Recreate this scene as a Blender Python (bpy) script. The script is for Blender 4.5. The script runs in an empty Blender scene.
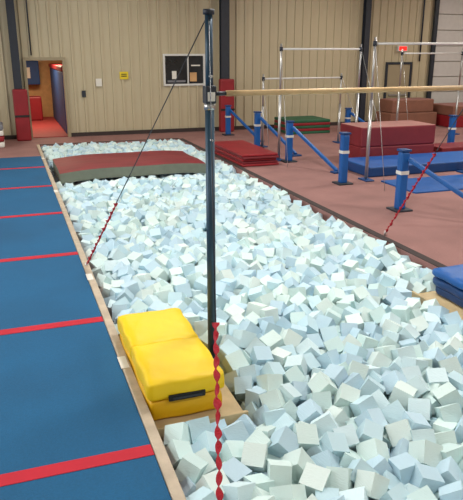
import bpy, bmesh, math, random
import numpy as np
from math import *
from mathutils import Vector, Matrix
random.seed(4); rng=np.random.default_rng(7)
scn=bpy.context.scene
try:
    scn.view_settings.view_transform='Standard'
    scn.view_settings.look='None'
except Exception: pass

def lin(c):
    return tuple(((x/255)/12.92 if x/255<=0.04045 else ((x/255+0.055)/1.055)**2.4) for x in c)
MATS={}
def mat(name,rgb,rough=0.6,var=0.12,scale=6,bump=0.0,bscale=80,metal=0,emit=0,fine=0.0):
    m=bpy.data.materials.new(name); m.use_nodes=True
    nt=m.node_tree; b=nt.nodes['Principled BSDF']
    c=lin(rgb)
    b.inputs['Roughness'].default_value=rough; b.inputs['Metallic'].default_value=metal
    tc=nt.nodes.new('ShaderNodeTexCoord')
    n=nt.nodes.new('ShaderNodeTexNoise'); n.inputs['Scale'].default_value=scale; n.inputs['Detail'].default_value=6
    nt.links.new(tc.outputs['Object'],n.inputs['Vector'])
    r=nt.nodes.new('ShaderNodeValToRGB')
    r.color_ramp.elements[0].position=0.3; r.color_ramp.elements[1].position=0.7
    r.color_ramp.elements[0].color=(*[x*(1-var) for x in c],1)
    r.color_ramp.elements[1].color=(*[min(1,x*(1+var)) for x in c],1)
    nt.links.new(n.outputs['Fac'],r.inputs['Fac'])
    out=r.outputs['Color']
    if fine>0:
        n2=nt.nodes.new('ShaderNodeTexNoise'); n2.inputs['Scale'].default_value=60; n2.inputs['Detail'].default_value=3
        nt.links.new(tc.outputs['Object'],n2.inputs['Vector'])
        mr=nt.nodes.new('ShaderNodeMapRange'); mr.inputs[1].default_value=.3; mr.inputs[2].default_value=.7
        mr.inputs[3].default_value=1-fine; mr.inputs[4].default_value=1+fine
        nt.links.new(n2.outputs['Fac'],mr.inputs[0])
        mx=nt.nodes.new('ShaderNodeVectorMath'); mx.operation='SCALE'
        nt.links.new(out,mx.inputs[0]); nt.links.new(mr.outputs[0],mx.inputs['Scale'])
        out=mx.outputs[0]
    nt.links.new(out,b.inputs['Base Color'])
    if bump>0:
        n3=nt.nodes.new('ShaderNodeTexNoise'); n3.inputs['Scale'].default_value=bscale; n3.inputs['Detail'].default_value=4
        nt.links.new(tc.outputs['Object'],n3.inputs['Vector'])
        bp=nt.nodes.new('ShaderNodeBump'); bp.inputs['Strength'].default_value=bump; bp.inputs['Distance'].default_value=0.02
        nt.links.new(n3.outputs['Fac'],bp.inputs['Height']); nt.links.new(bp.outputs[0],b.inputs['Normal'])
    if emit>0:
        b.inputs['Emission Color'].default_value=(*c,1); b.inputs['Emission Strength'].default_value=emit
    MATS[name]=m; return m

mat('carpet_brown',(148,108,102),.9,.14,1.2,.3,120,fine=.12)
mat('carpet_blue',(6,86,128),.85,.12,.9,.25,150,fine=.08)
mat('line_red',(190,24,46),.8,.08,3)
mat('edge_wood',(184,168,146),.6,.15,8)
mat('plywood',(196,174,132),.6,.15,5)
mat('pit_dark',(60,50,48),.9)
mat('wall_siding',(190,178,148),.5,.05,.6)
mat('wall_siding_dark',(156,143,115),.5,.05,.6)
mat('steel_dark',(38,44,54),.5)
mat('pole_blue',(46,72,90),.4,.15,5,metal=.3)
mat('chrome',(190,190,188),.3,.05,metal=.8)
mat('white_paint',(215,215,210),.4,.04)
mat('bar_wood',(208,176,128),.5,.15,8)
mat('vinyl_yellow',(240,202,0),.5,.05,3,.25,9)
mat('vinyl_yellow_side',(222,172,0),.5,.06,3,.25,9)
mat('black',(20,20,20),.6)
mat('vinyl_red',(140,24,34),.5,.12,3,.1,10)
mat('vinyl_maroon',(122,34,42),.55,.15,2,.1,10)
mat('mat_side_grey',(112,118,104),.7,.1)
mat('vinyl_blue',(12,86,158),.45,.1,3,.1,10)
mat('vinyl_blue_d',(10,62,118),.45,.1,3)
mat('vinyl_green',(30,90,60),.6,.1)
mat('vinyl_pink',(156,108,100),.7,.12,3,fine=.08)
mat('brown_block',(132,88,70),.7,.12,3)
mat('strap_red',(190,18,42),.6,.15,20)
mat('ceiling_mat',(150,145,135),.8)
mat('garage',(200,197,192),.5,.04)
mat('sign_yellow',(225,200,40),.5,.02)
mat('paper',(225,222,212),.6,.02)
mat('exit_red',(230,40,30),.5,.02,emit=1.0)
mat('glass_dark',(34,38,44),.1,.5,2)
mat('hall_wall',(205,160,110),.7,.1)
mat('hall_blue',(30,70,130),.6,.1)
mat('hall_red',(160,55,55),.7,.1)
mat('lamp_glow',(255,250,240),.5,.01,emit=6)
mat('grey_cloth',(120,120,125),.9)

class Bd:
    def __init__(s,name): s.name=name; s.bm=bmesh.new(); s.mats=[]
    def mi(s,m):
        if m not in s.mats: s.mats.append(m)
        return s.mats.index(m)
    def _merge(s,tmp,m,smooth=False):
        i=s.mi(m)
        for f in tmp.faces: f.material_index=i; f.smooth=smooth
        me=bpy.data.meshes.new('t'); tmp.to_mesh(me); tmp.free(); s.bm.from_mesh(me); bpy.data.meshes.remove(me)
    def box(s,a,b,m,bev=0,seg=2,rot=0,topm=None):
        t=bmesh.new(); bmesh.ops.create_cube(t,size=1)
        c=[(a[i]+b[i])/2 for i in range(3)]; d=[abs(b[i]-a[i]) for i in range(3)]
        for v in t.verts: v.co=Vector((v.co.x*d[0],v.co.y*d[1],v.co.z*d[2]))
        if bev: bmesh.ops.bevel(t,geom=t.edges[:],offset=bev,segments=seg,affect='EDGES',profile=.5)
        M=Matrix.Translation(c)@Matrix.Rotation(rot,4,'Z'); t.transform(M)
        t.normal_update()
        if topm:
            i=s.mi(m); j=s.mi(topm)
            for f in t.faces: f.material_index = j if f.normal.z>.9 else i
            me=bpy.data.meshes.new('t'); t.to_mesh(me); t.free(); s.bm.from_mesh(me); bpy.data.meshes.remove(me)
        else: s._merge(t,m,False)
        return s
    def cyl(s,p0,p1,r,m,r2=None,n=16):
        p0=Vector(p0);p1=Vector(p1);d=p1-p0
        t=bmesh.new(); bmesh.ops.create_cone(t,cap_ends=True,segments=n,radius1=r,radius2=r if r2 is None else r2,depth=d.length)
        M=Matrix.Translation((p0+p1)/2)@d.to_track_quat('Z','Y').to_matrix().to_4x4(); t.transform(M)
        s._merge(t,m,True); return s
    def tube_box(s,p0,p1,w,m,bev=.01):
        p0=Vector(p0);p1=Vector(p1);d=p1-p0
        t=bmesh.new(); bmesh.ops.create_cube(t,size=1)
        for v in t.verts: v.co=Vector((v.co.x*w,v.co.y*w,v.co.z*d.length))
        if bev: bmesh.ops.bevel(t,geom=t.edges[:],offset=bev,segments=2,affect='EDGES',profile=.5)
        M=Matrix.Translation((p0+p1)/2)@d.to_track_quat('Z','Y').to_matrix().to_4x4(); t.transform(M)
        s._merge(t,m); return s
    def cushion(s,a,b,m,puff=.02,n=14,seed=0):
        rr=random.Random(seed); ph=[rr.uniform(0,6) for _ in range(6)]
        t=bmesh.new(); bmesh.ops.create_cube(t,size=1)
        bmesh.ops.subdivide_edges(t,edges=t.edges[:],cuts=n,use_grid_fill=True)
        c=[(a[i]+b[i])/2 for i in range(3)]; d=[abs(b[i]-a[i]) for i in range(3)]
        for v in t.verts:
            x,y,z=v.co*2
            q=[x*d[0]/2,y*d[1]/2,z*d[2]/2]; r=.03
            inn=[max(-d[i]/2+r,min(d[i]/2-r,q[i])) for i in range(3)]
            dv=Vector([q[i]-inn[i] for i in range(3)])
            nv=Vector(inn)+(dv.normalized()*r if dv.length>1e-6 else dv)
            k=puff*(1-x*x)*(1-y*y)
            if abs(z)>.99: nv.z+= (1 if z>0 else 0)*(k+.004*sin(9*x+ph[0]+3*y)*sin(7*y+ph[1]))
            if abs(x)>.99: nv.x+=(.010*(1-z*z)+.006*sin(6*y+ph[2]))*(1 if x>0 else -1)
            if abs(y)>.99: nv.y+=(.010*(1-z*z)+.005*sin(5*x+ph[3]))*(1 if y>0 else -1)
            v.co=nv+Vector(c)
        s._merge(t,m,True); return s
    def twist(s,p0,p1,w,m,turns=8,th=.006,bulge=.4):
        p0=Vector(p0);p1=Vector(p1);d=p1-p0; q=d.to_track_quat('Z','Y').to_matrix()
        t=bmesh.new(); N=int(turns*10); prev=None
        for i in range(N+1):
            k=i/N; a=k*turns*2*pi; ww=w*(1+bulge*sin(k*turns*1.7*pi+1)*sin(k*7+2)); 
            ring=[]
            for (x,y) in ((-ww/2,-th/2),(ww/2,-th/2),(ww/2,th/2),(-ww/2,th/2)):
                v=Vector((x*cos(a)-y*sin(a)+.08*w*sin(a*1.0),x*sin(a)+y*cos(a)+.08*w*cos(a),0))
                ring.append(t.verts.new(p0+d*k+q@v))
            if prev:
                for j in range(4): t.faces.new((prev[j],prev[(j+1)%4],ring[(j+1)%4],ring[j]))
            else: t.faces.new(ring[::-1])
            prev=ring
        t.faces.new(prev); s._merge(t,m,True); return s
    def done(s,col=None):
        me=bpy.data.meshes.new(s.name); s.bm.normal_update(); s.bm.to_mesh(me); s.bm.free()
        for m in s.mats: me.materials.append(MATS[m])
        o=bpy.data.objects.new(s.name,me); scn.collection.objects.link(o); return o

# ------------------------------------------------ room
PX0,PX1,PY0,PY1=.78,4.9,-1.0,18.75
WX0,WX1,WY0,WY1,H=-8,21,-4,20.4,5.4
b=Bd('floor')
for a,c in (((WX0,WY0),(PX0,WY1)),((PX1,WY0),(WX1,WY1)),((PX0,WY0),(PX1,PY0)),((PX0,PY1),(PX1,WY1))):
    b.box((a[0],a[1],-.9),(c[0],c[1],0),'carpet_brown')
b.box((PX0,PY0,-.9),(PX1,PY1,-.8),'pit_dark'); b.done()
b=Bd('ceiling'); b.box((WX0,WY0,H),(WX1,WY1,H+.15),'ceiling_mat'); b.done()

DX0,DX1,DZ=.68,1.74,2.3
def siding(name,x0,x1,z0,z1,y,m='wall_siding'):
    bm=bmesh.new(); prof=[]; x=x0; pitch=.30
    while x<x1-1e-6:
        for dx,dy in ((0,0),(.19,0),(.20,-.05),(.255,-.05),(.265,0)):
            if x+dx<x1: prof.append((x+dx,dy))
        x+=pitch
    prof.append((x1,0))
    lo=[bm.verts.new((p[0],y+p[1],z0)) for p in prof]; hi=[bm.verts.new((p[0],y+p[1],z1)) for p in prof]
    for i in range(len(prof)-1): bm.faces.new((lo[i],lo[i+1],hi[i+1],hi[i]))
    me=bpy.data.meshes.new(name); bm.to_mesh(me); bm.free(); me.materials.append(MATS[m])
    o=bpy.data.objects.new(name,me); scn.collection.objects.link(o); return o
WXa,WXb,WZa,WZb=4.92,6.2,1.55,2.42
b=Bd('wall_back')
b.box((WX0,20.44,0),(DX0,20.6,H),'wall_siding').box((DX0,20.44,DZ),(DX1,20.6,H),'wall_siding').box((DX1,20.44,0),(WX1,20.6,H),'wall_siding')
wb=b.done()
parts=[siding('siding_1',WX0,DX0-.08,0,H,20.43),siding('siding_2',DX0-.08,DX1+.08,DZ+.08,H,20.43),
 siding('siding_3',DX1+.08,WXa-.05,0,H,20.43),siding('siding_4',WXa-.05,WXb+.05,0,WZa-.05,20.43),siding('siding_5',WXa-.05,WXb+.05,WZb+.05,H,20.43),
 siding('siding_6',WXb+.05,14.9,0,H,20.43)]
for o in parts: o.parent=wb
b=Bd('wall_left'); b.box((WX0-.15,WY0,0),(WX0,WY1+.2,H),'wall_siding'); b.done()
b=Bd('wall_right'); b.box((WX1,WY0,0),(WX1+.15,WY1+.2,H),'wall_siding'); b.done()
b=Bd('wall_front'); b.box((WX0,WY0-.15,0),(WX1,WY0,H),'wall_siding'); b.done()
b=Bd('baseboard_back'); b.box((DX1+.1,20.34,0),(14.8,20.38,.12),'pit_dark').box((WX0,20.34,0),(DX0-.1,20.38,.12),'pit_dark'); b.done()
b=Bd('trim_1'); b.box((DX0-.09,20.34,0),(DX0,20.5,DZ+.09),'wall_siding_dark').box((DX1,20.34,0),(DX1+.09,20.5,DZ+.09),'wall_siding_dark').box((DX0,20.34,DZ),(DX1,20.5,DZ+.09),'wall_siding_dark'); b.done()
# hallway beyond the doorway
b=Bd('floor_hallway'); b.box((-.6,20.6,-.05),(3.0,27,0),'hall_red'); b.done()
b=Bd('wall_hallway'); b.box((-.75,20.6,0),(-.6,27,2.8),'hall_wall').box((3.0,20.6,0),(3.15,27,2.8),'hall_wall').box((-.75,27,0),(3.15,27.15,2.8),'hall_wall'); b.done()
b=Bd('ceiling_hallway'); b.box((-.75,20.6,2.8),(3.15,27.15,2.9),'ceiling_mat'); b.done()
b=Bd('wall_hallway_padding'); b.box((1.75,21.0,0),(2.95,26.5,1.95),'hall_blue',.04).box((1.72,21.0,1.95),(2.98,26.5,2.1),'vinyl_red',.03)
b.box((.7,26.5,1.3),(1.35,26.95,2.2),'hall_blue',.03).box((.75,26.45,1.55),(1.0,26.5,1.95),'paper').box((.75,25.6,0),(1.3,26.1,.9),'vinyl_red',.05); b.done()
# window
b=Bd('window_1'); b.box((WXa,20.42,WZa),(WXb,20.46,WZb),'glass_dark')
for a,c in (((WXa-.06,WZa-.06),(WXb+.06,WZa)),((WXa-.06,WZb),(WXb+.06,WZb+.06)),((WXa-.06,WZa),(WXa,WZb)),((WXb,WZa),(WXb+.06,WZb)),((5.66,WZa),(5.70,WZb))):
    b.box((a[0],20.36,a[1]),(c[0],20.46,c[1]),'white_paint')
# things seen through the glass: desk edge and papers pinned behind it
b.box((5.0,20.41,1.6),(5.6,20.42,1.66),'grey_cloth').box((5.15,20.41,1.7),(5.3,20.42,1.95),'paper').box((5.75,20.41,1.62),(5.98,20.42,1.9),'hall_wall').box((5.8,20.41,2.1),(6.1,20.42,2.14),'paper')
b.done()
b=Bd('door_1')
for i in range(9): b.box((15.1,20.34,i*.55),(19.6,20.39,i*.55+.53),'garage',.012)
b.box((14.95,20.28,0),(15.1,20.38,5),'steel_dark'); b.done()
b=Bd('door_2'); b.box((13.15,20.33,0),(14.1,20.375,2.1),'wall_siding_dark',.01).box((13.08,20.30,0),(13.15,20.375,2.18),'steel_dark').box((14.1,20.30,0),(14.17,20.375,2.18),'steel_dark').box((13.15,20.30,2.1),(14.1,20.375,2.18),'steel_dark').box((13.25,20.28,1.0),(14.0,20.33,1.06),'chrome'); b.done()
b=Bd('exit_sign'); b.box((13.5,20.28,2.55),(13.9,20.38,2.75),'white_paint',.01).box((13.54,20.27,2.58),(13.86,20.285,2.72),'exit_red'); b.done()
for x0,x1 in ((.27,.50),(6.74,7.02),(12.0,12.2)):
    b=Bd('steel_column'); b.box((x0,20.12,0),(x1,20.15,H),'steel_dark').box((x0,20.30,0),(x1,20.33,H),'steel_dark').box(((x0+x1)/2-.02,20.15,0),((x0+x1)/2+.02,20.30,H),'steel_dark'); b.done()
b=Bd('column_pad'); b.box((.2,19.82,0),(.62,20.1,1.5),'vinyl_red',.04).box((.2,19.80,.7),(.62,19.83,.76),'black'); b.done()
b=Bd('column_pad'); b.box((6.62,19.85,0),(7.1,20.1,1.7),'vinyl_red',.04).box((6.62,19.83,.7),(7.1,19.86,.76),'black'); b.done()
b=Bd('notice_paper'); b.box((2.70,20.36,1.52),(2.88,20.375,1.75),'paper'); b.done()
b=Bd('warning_sign'); b.box((3.45,20.36,1.72),(3.72,20.375,1.95),'sign_yellow').box((3.50,20.356,1.80),(3.67,20.361,1.83),'black').box((3.50,20.356,1.86),(3.67,20.361,1.885),'black'); b.done()
b=Bd('light_switch'); b.box((2.25,20.35,1.2),(2.37,20.38,1.4),'steel_dark'); b.done()
b=Bd('wall_conduit'); b.cyl((.85,20.36,2.45),(.85,20.36,H),.02,'steel_dark').cyl((14.5,20.36,2.2),(14.5,20.36,H),.03,'steel_dark'); b.done()

# ------------------------------------------------ blue sprung floor
b=Bd('blue_gymnastics_floor'); b.box((-7.6,-3.6,0),(.695,16.7,.03),'carpet_blue')
b.done()
b=Bd('red_floor_lines')
for y in (-.98,1.30,3.58,5.86,8.12,10.42,12.71,14.95): b.box((-7.6,y-.06,.030),(.695,y+.06,.034),'line_red')
b.box((-7.6,16.58,.030),(.695,16.7,.034),'vinyl_pink'); b.done()
b=Bd('trim_2'); b.box((.70,-1,0),(.779,16.7,.04),'edge_wood',.008).box((.70,16.7,0),(.779,18.7,.03),'edge_wood',.005)
for y in (4.75,7.0,12.0,16): b.box((.69,y,.0405),(.76,y+.22,.044),'paper')
b.done()
b=Bd('trim_3'); b.box((4.905,-1,0),(5.02,18.75,.012),'pit_dark').box((.78,18.76,0),(4.9,18.86,.012),'pit_dark'); b.done()

# ------------------------------------------------ foam cubes
S=.153; D=S*1.04
cell={}; cs=D
pts=[]
def ztop(x,y):
    zb=-.50; i,j=int(x//cs),int(y//cs)
    for a in (i-1,i,i+1):
        for c in (j-1,j,j+1):
            for (px,py,pz) in cell.get((a,c),()):
                q=D*D-(px-x)**2-(py-y)**2
                if q>0:
                    z=pz+sqrt(q)*.9
                    if z>zb: zb=z
    return zb
MATY0,MATY1=13.55,15.6
def lim(x,y):
    if x<1.62 and 3.88<y<5.7: return -9
    if x>4.12 and 4.27<y<5.78: return -9
    if MATY0-.05<y<MATY1+.05 and x<4.3: return -.23
    if y>12.9 and y<MATY0: return -.15
    return -.06+.03*sin(x*2.1+y*.9)*cos(y*1.3)
fails=0; m=.078
while fails<1800 and len(pts)<16000:
    best=None
    for k in range(7):
        x=random.uniform(PX0+m,PX1-m); y=random.uniform(1.0,PY1-m)
        z=ztop(x,y)
        if z<=lim(x,y) and (best is None or z<best[2]): best=(x,y,z)
    if best is None: fails+=1; continue
    fails=0
    pts.append(best); cell.setdefault((int(best[0]//cs),int(best[1]//cs)),[]).append(best)
N=len(pts); P=np.array(pts)
q=rng.normal(size=(N,4)); q/=np.linalg.norm(q,axis=1)[:,None]
w_,x_,y_,z_=q.T
R=np.stack([np.stack([1-2*(y_**2+z_**2),2*(x_*y_-z_*w_),2*(x_*z_+y_*w_)],1),
            np.stack([2*(x_*y_+z_*w_),1-2*(x_**2+z_**2),2*(y_*z_-x_*w_)],1),
            np.stack([2*(x_*z_-y_*w_),2*(y_*z_+x_*w_),1-2*(x_**2+y_**2)],1)],1)
base=np.array([[a,bb,c] for a in(-.5,.5) for bb in(-.5,.5) for c in(-.5,.5)])
sz=S*(1+rng.uniform(-.05,.07,size=(N,1,1)))
V=np.einsum('nij,kj->nki',R,base)*sz+P[:,None,:]
V+=rng.normal(size=V.shape)*.0025
V[:,:,0]=np.clip(V[:,:,0],PX0+.002,PX1-.002)
F0=np.array([[0,1,3,2],[4,6,7,5],[0,4,5,1],[2,3,7,6],[0,2,6,4],[1,5,7,3]])
F=(F0[None]+np.arange(N)[:,None,None]*8).reshape(-1,4)
me=bpy.data.meshes.new('foam_cubes'); me.from_pydata(V.reshape(-1,3).tolist(),[],F.tolist())
ca=me.attributes.new('tint','FLOAT_COLOR','FACE')
pal=np.array([lin(c) for c in ((206,226,230),(194,220,228),(210,228,224),(190,214,226),(216,230,226),(202,224,222),(186,212,224))])
cc=pal[rng.integers(0,len(pal),N)]*(1+rng.uniform(-.06,.06,(N,1)))
col=np.ones((N,6,4)); col[:,:,:3]=cc[:,None,:]
ca.data.foreach_set('color',np.clip(col,0,1).reshape(-1))
m_=bpy.data.materials.new('foam'); m_.use_nodes=True; nt=m_.node_tree; bs=nt.nodes['Principled BSDF']; bs.inputs['Roughness'].default_value=.95
bs.inputs['Specular IOR Level'].default_value=.15
at=nt.nodes.new('ShaderNodeAttribute'); at.attribute_name='tint'
nt.links.new(at.outputs['Color'],bs.inputs['Base Color'])
nn=nt.nodes.new('ShaderNodeTexNoise'); nn.inputs['Scale'].default_value=150
bp=nt.nodes.new('ShaderNodeBump'); bp.inputs['Strength'].default_value=.25; bp.inputs['Distance'].default_value=.01
nt.links.new(nn.outputs['Fac'],bp.inputs['Height']); nt.links.new(bp.outputs[0],bs.inputs['Normal'])
me.materials.append(m_)
o=bpy.data.objects.new('foam_pit_cubes',me); scn.collection.objects.link(o)

# ------------------------------------------------ red mat across pit
b=Bd('red_landing_mat')
t=bmesh.new(); nx=24; x0,x1,y0,y1=.92,4.2,MATY0,MATY1; top=[];bot=[]
for i in range(nx+1):
    k=i/nx; x=x0+(x1-x0)*k; z=.10+.07*sin(k*pi)+.015*sin(k*9)
    sk=.25*k
    for lst,zz in ((top,z),(bot,z-.22)):
        lst.append([t.verts.new((x,y0+sk*.6+(y1-y0)*j/6,zz+(.02*sin(j)) )) for j in range(7)])
for i in range(nx):
    for j in range(6):
        t.faces.new((top[i][j],top[i+1][j],top[i+1][j+1],top[i][j+1])).material_index=0
        t.faces.new((bot[i][j+1],bot[i+1][j+1],bot[i+1][j],bot[i][j])).material_index=0
    t.faces.new((bot[i][0],bot[i+1][0],top[i+1][0],top[i][0])).material_index=1
    t.faces.new((top[i][6],top[i+1][6],bot[i+1][6],bot[i][6])).material_index=1
for e in (0,nx):
    for j in range(6): t.faces.new((top[e][j],top[e][j+1],bot[e][j+1],bot[e][j])).material_index=1
bmesh.ops.recalc_face_normals(t,faces=t.faces[:])
b.mats=['vinyl_maroon','mat_side_grey']
mm=bpy.data.meshes.new('t'); t.to_mesh(mm); t.free(); b.bm.from_mesh(mm); b.done()

# ------------------------------------------------ yellow block + platforms
b=Bd('plywood_platform')
b.box((.79,4.0,-.8),(1.52,5.6,-.11),'plywood',.006); b.box((.79,3.97,-.24),(1.54,4.0,-.085),'plywood',.004); b.done()
b=Bd('plywood_platform')
b.box((4.25,4.38,-.8),(4.89,5.70,-.11),'plywood',.006); b.box((4.22,4.36,-.24),(4.25,5.70,-.07),'plywood',.004); b.box((4.25,4.34,-.24),(4.89,4.38,-.07),'plywood',.004); b.done()
b=Bd('yellow_folding_mat')
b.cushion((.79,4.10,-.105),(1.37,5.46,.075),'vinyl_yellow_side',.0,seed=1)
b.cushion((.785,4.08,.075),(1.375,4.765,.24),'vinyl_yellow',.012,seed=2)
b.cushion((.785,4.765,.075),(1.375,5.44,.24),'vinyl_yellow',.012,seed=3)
b.box((.93,4.06,.07),(1.22,4.075,.122),'black',.006); b.box((.96,4.05,.085),(1.19,4.062,.105),'steel_dark',.004); b.done()

# ------------------------------------------------ high bar
b=Bd('high_bar'); PXa,PXb,PY=1.545,4.56,4.92; ZR=2.265
for x in (PXa,PXb):
    zb=-.11
    b.cyl((x,PY,zb),(x,PY,2.2),.038,'pole_blue').cyl((x,PY,2.18),(x,PY,2.86),.031,'pole_blue')
    b.cyl((x,PY,2.86),(x,PY,2.9),.045,'steel_dark').cyl((x,PY,zb),(x,PY,zb+.02),.06,'steel_dark')
    b.cyl((x,PY,2.14),(x,PY,2.19),.046,'chrome'); b.box((x-.045,PY-.05,2.19),(x+.045,PY+.05,2.33),'steel_dark',.01)
    b.box((x-.03,PY-.056,2.21),(x+.03,PY-.05,2.28),'paper')
    b.cyl((x,PY-.06,2.40),(x,PY+.06,2.40),.012,'chrome').cyl((x,PY-.06,1.9),(x,PY+.06,1.9),.010,'chrome')
b.cyl((PXa+.03,PY,ZR),(PXa+.14,PY,ZR),.017,'steel_dark').cyl((PXb-.03,PY,ZR),(PXb-.14,PY,ZR),.017,'steel_dark')
b.cyl((PXa+.14,PY,ZR),(PXb-.14,PY,ZR),.023,'bar_wood')
for x,ax,ay,k,tn in ((PXa,.75,PY-2.65,.64,9),(PXa,.745,PY+2.65,.66,8),(PXb,5.06,PY+2.65,.52,11),(PXb,5.06,PY-2.65,.6,9)):
    p0=Vector((x,PY,2.87)); p1=Vector((ax,ay,.05)); pm=p0.lerp(p1,k)
    b.cyl(p0,pm,.005,'steel_dark',n=6); b.twist(pm,p1,.036,'strap_red',turns=tn)
    b.cyl((ax,ay,0),(ax,ay,.07),.02,'chrome')
b.done()
b=Bd('red_strap'); b.twist((4.24,4.82,-.045),(4.45,4.62,-.09),.035,'strap_red',turns=2); b.twist((4.45,4.62,-.09),(4.85,4.66,-.09),.035,'strap_red',turns=4); b.done()

# ------------------------------------------------ uneven bars area
def brace_post(b,x,y,h=.95,br=True,dx=.4,dy=-1.7):
    b.tube_box((x,y,0.02),(x,y,h),.15,'vinyl_blue',.03)
    b.box((x-.16,y-.16,0),(x+.16,y+.16,.03),'steel_dark',.005)
    b.box((x-.09,y-.09,h),(x+.09,y+.09,h+.04),'vinyl_blue_d',.01)
    b.box((x-.077,y-.077,h*.62),(x+.077,y+.077,h*.68),'white_paint')
    if br:
        b.tube_box((x+.05,y-.08,h-.12),(x+dx,y+dy,.05),.07,'vinyl_blue',.015)
        b.box((x+dx-.12,y+dy-.1,0),(x+dx+.12,y+dy+.1,.04),'vinyl_blue_d',.01)
def bars(rails,posts):
    b=Bd('uneven_bars')
    for y,z,x0,x1 in rails:
        for x in (x0,x1):
            b.cyl((x,y,0),(x,y,z*.6),.035,'chrome').cyl((x,y,z*.6),(x,y,z+.12),.024,'chrome')
            b.cyl((x,y,z-.05),(x,y,z+.05),.04,'steel_dark')
            b.box((x-.1,y-.17,0),(x+.1,y+.17,.03),'vinyl_blue_d',.01)
            b.cyl((x,y,z+.05),(x+(.25 if x==x1 else -.25),y-1.1,.02),.006,'chrome',n=6)
        b.cyl((x0,y,z),(x1,y,z),.022,'white_paint')
    for pp in posts: brace_post(b,*pp)
    return b.done()
bars([(14.15,2.62,6.22,8.35)],[(6.37,13.88,.95)])
bars([(16.4,1.85,6.7,9.1)],[(6.5,16.3,.95),(6.61,19.1,.9),(10.3,18.0,.8)])
bars([(11.25,2.72,6.95,9.45)],[(6.31,11.1,1.0,False)])
bars([(16.9,2.5,11.4,13.6)],[])
b=Bd('bar_anchor_post'); brace_post(b,6.14,8.82,1.0,True,.9,-1.5); b.done()
b=Bd('bar_anchor_post'); brace_post(b,11.27,14.1,.9,False); b.done()

# mats
b=Bd('red_folded_mats')
for i in range(5):
    b.box((5.03+.02*(i%2),13.5+.03*(i%3),.01+i*.056),(5.95-.02*(i%3),15.9,.06+i*.056),'vinyl_red' if i%2==0 else 'vinyl_maroon',.015)
b.done()
b=Bd('crash_mat_block'); b.box((7.75,12.85,.0),(9.8,13.9,.42),'vinyl_maroon',.03).box((7.75,12.85,.42),(9.8,13.9,.88),'vinyl_maroon',.03,topm='vinyl_pink'); b.done()
b=Bd('thin_blue_mat'); b.box((7.15,9.8,0),(9.3,11.0,.03),'vinyl_blue',.005); b.done()
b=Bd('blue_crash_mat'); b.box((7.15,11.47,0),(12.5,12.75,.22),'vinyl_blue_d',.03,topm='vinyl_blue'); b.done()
b=Bd('maroon_panel_mats'); b.box((10.1,13.0,0),(13.6,13.8,.12),'vinyl_red',.02).box((10.2,13.05,.12),(13.6,13.8,.26),'vinyl_maroon',.02); b.done()
b=Bd('folded_mat_stack')
for i,c in enumerate(('vinyl_green','vinyl_red','vinyl_green','vinyl_red','vinyl_green')): b.box((8.5,18.5,i*.09),(9.95,19.8,i*.09+.085),c,.02)
b.done()
b=Bd('vault_block'); b.box((12.5,18.9,0),(14.4,19.9,.5),'brown_block',.03).box((12.6,19.0,.5),(14.3,19.85,.95),'brown_block',.04,topm='vinyl_pink'); b.done()
b=Bd('vault_block'); b.box((14.6,18.3,0),(16.4,19.6,.4),'vinyl_red',.03).box((14.6,18.3,.4),(16.4,19.6,.75),'brown_block',.04,topm='vinyl_pink'); b.done()
b=Bd('blue_edge_mat')
b.cushion((4.50,5.03,-.108),(4.88,5.62,-.0),'vinyl_blue_d',.0,seed=7)
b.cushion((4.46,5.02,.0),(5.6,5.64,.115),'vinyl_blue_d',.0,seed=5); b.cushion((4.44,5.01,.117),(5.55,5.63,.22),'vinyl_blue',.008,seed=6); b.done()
b=Bd('mat_pile')
for i in range(4): b.box((-1.5,18.6,i*.16),(-.15,19.5,i*.16+.15),('paper','vinyl_red','paper','grey_cloth')[i],.04)
b.done()

# ------------------------------------------------ lights
def area(name,loc,size,power,color,sizey=None,rot=(0,0,0)):
    l=bpy.data.lights.new(name,'AREA'); l.energy=power; l.color=color; l.shape='RECTANGLE'; l.size=size; l.size_y=sizey or size
    o=bpy.data.objects.new(name,l); o.location=loc; o.rotation_euler=rot; scn.collection.objects.link(o)
for i,(x,y) in enumerate([(x,y) for x in (-4,3,10,16) for y in (0,6,12,17)]):
    b=Bd('ceiling_lamp'); b.box((x-.65,y-.2,H-.12),(x+.65,y+.2,H-.02),'white_paint',.01).box((x-.6,y-.16,H-.13),(x+.6,y+.16,H-.12),'lamp_glow'); b.done()
    e={0:140,6:200,12:165,17:85}[y]
    area('lamp',(x,y,H-.2),1.2,e,(1,.965,.92) if y<15 else (1,.93,.83),.4)
area('daylight_side',(-7.6,9,3.2),3,420,(.9,.95,1),12,(0,radians(-80),0))
area('hall_light',(1.2,23.5,2.7),1.5,120,(1,.8,.55))
w=bpy.data.worlds.new('world'); scn.world=w; w.use_nodes=True; w.node_tree.nodes['Background'].inputs[0].default_value=(.8,.85,.9,1); w.node_tree.nodes['Background'].inputs[1].default_value=.3

# ------------------------------------------------ camera
c=bpy.data.cameras.new('camera'); c.sensor_fit='HORIZONTAL'; c.sensor_width=36; c.lens=36*625/463; c.clip_end=200
o=bpy.data.objects.new('camera',c); o.location=(0,0,2.6); o.rotation_euler=(radians(90-17.75),0,radians(-19.4)); scn.collection.objects.link(o); scn.camera=o
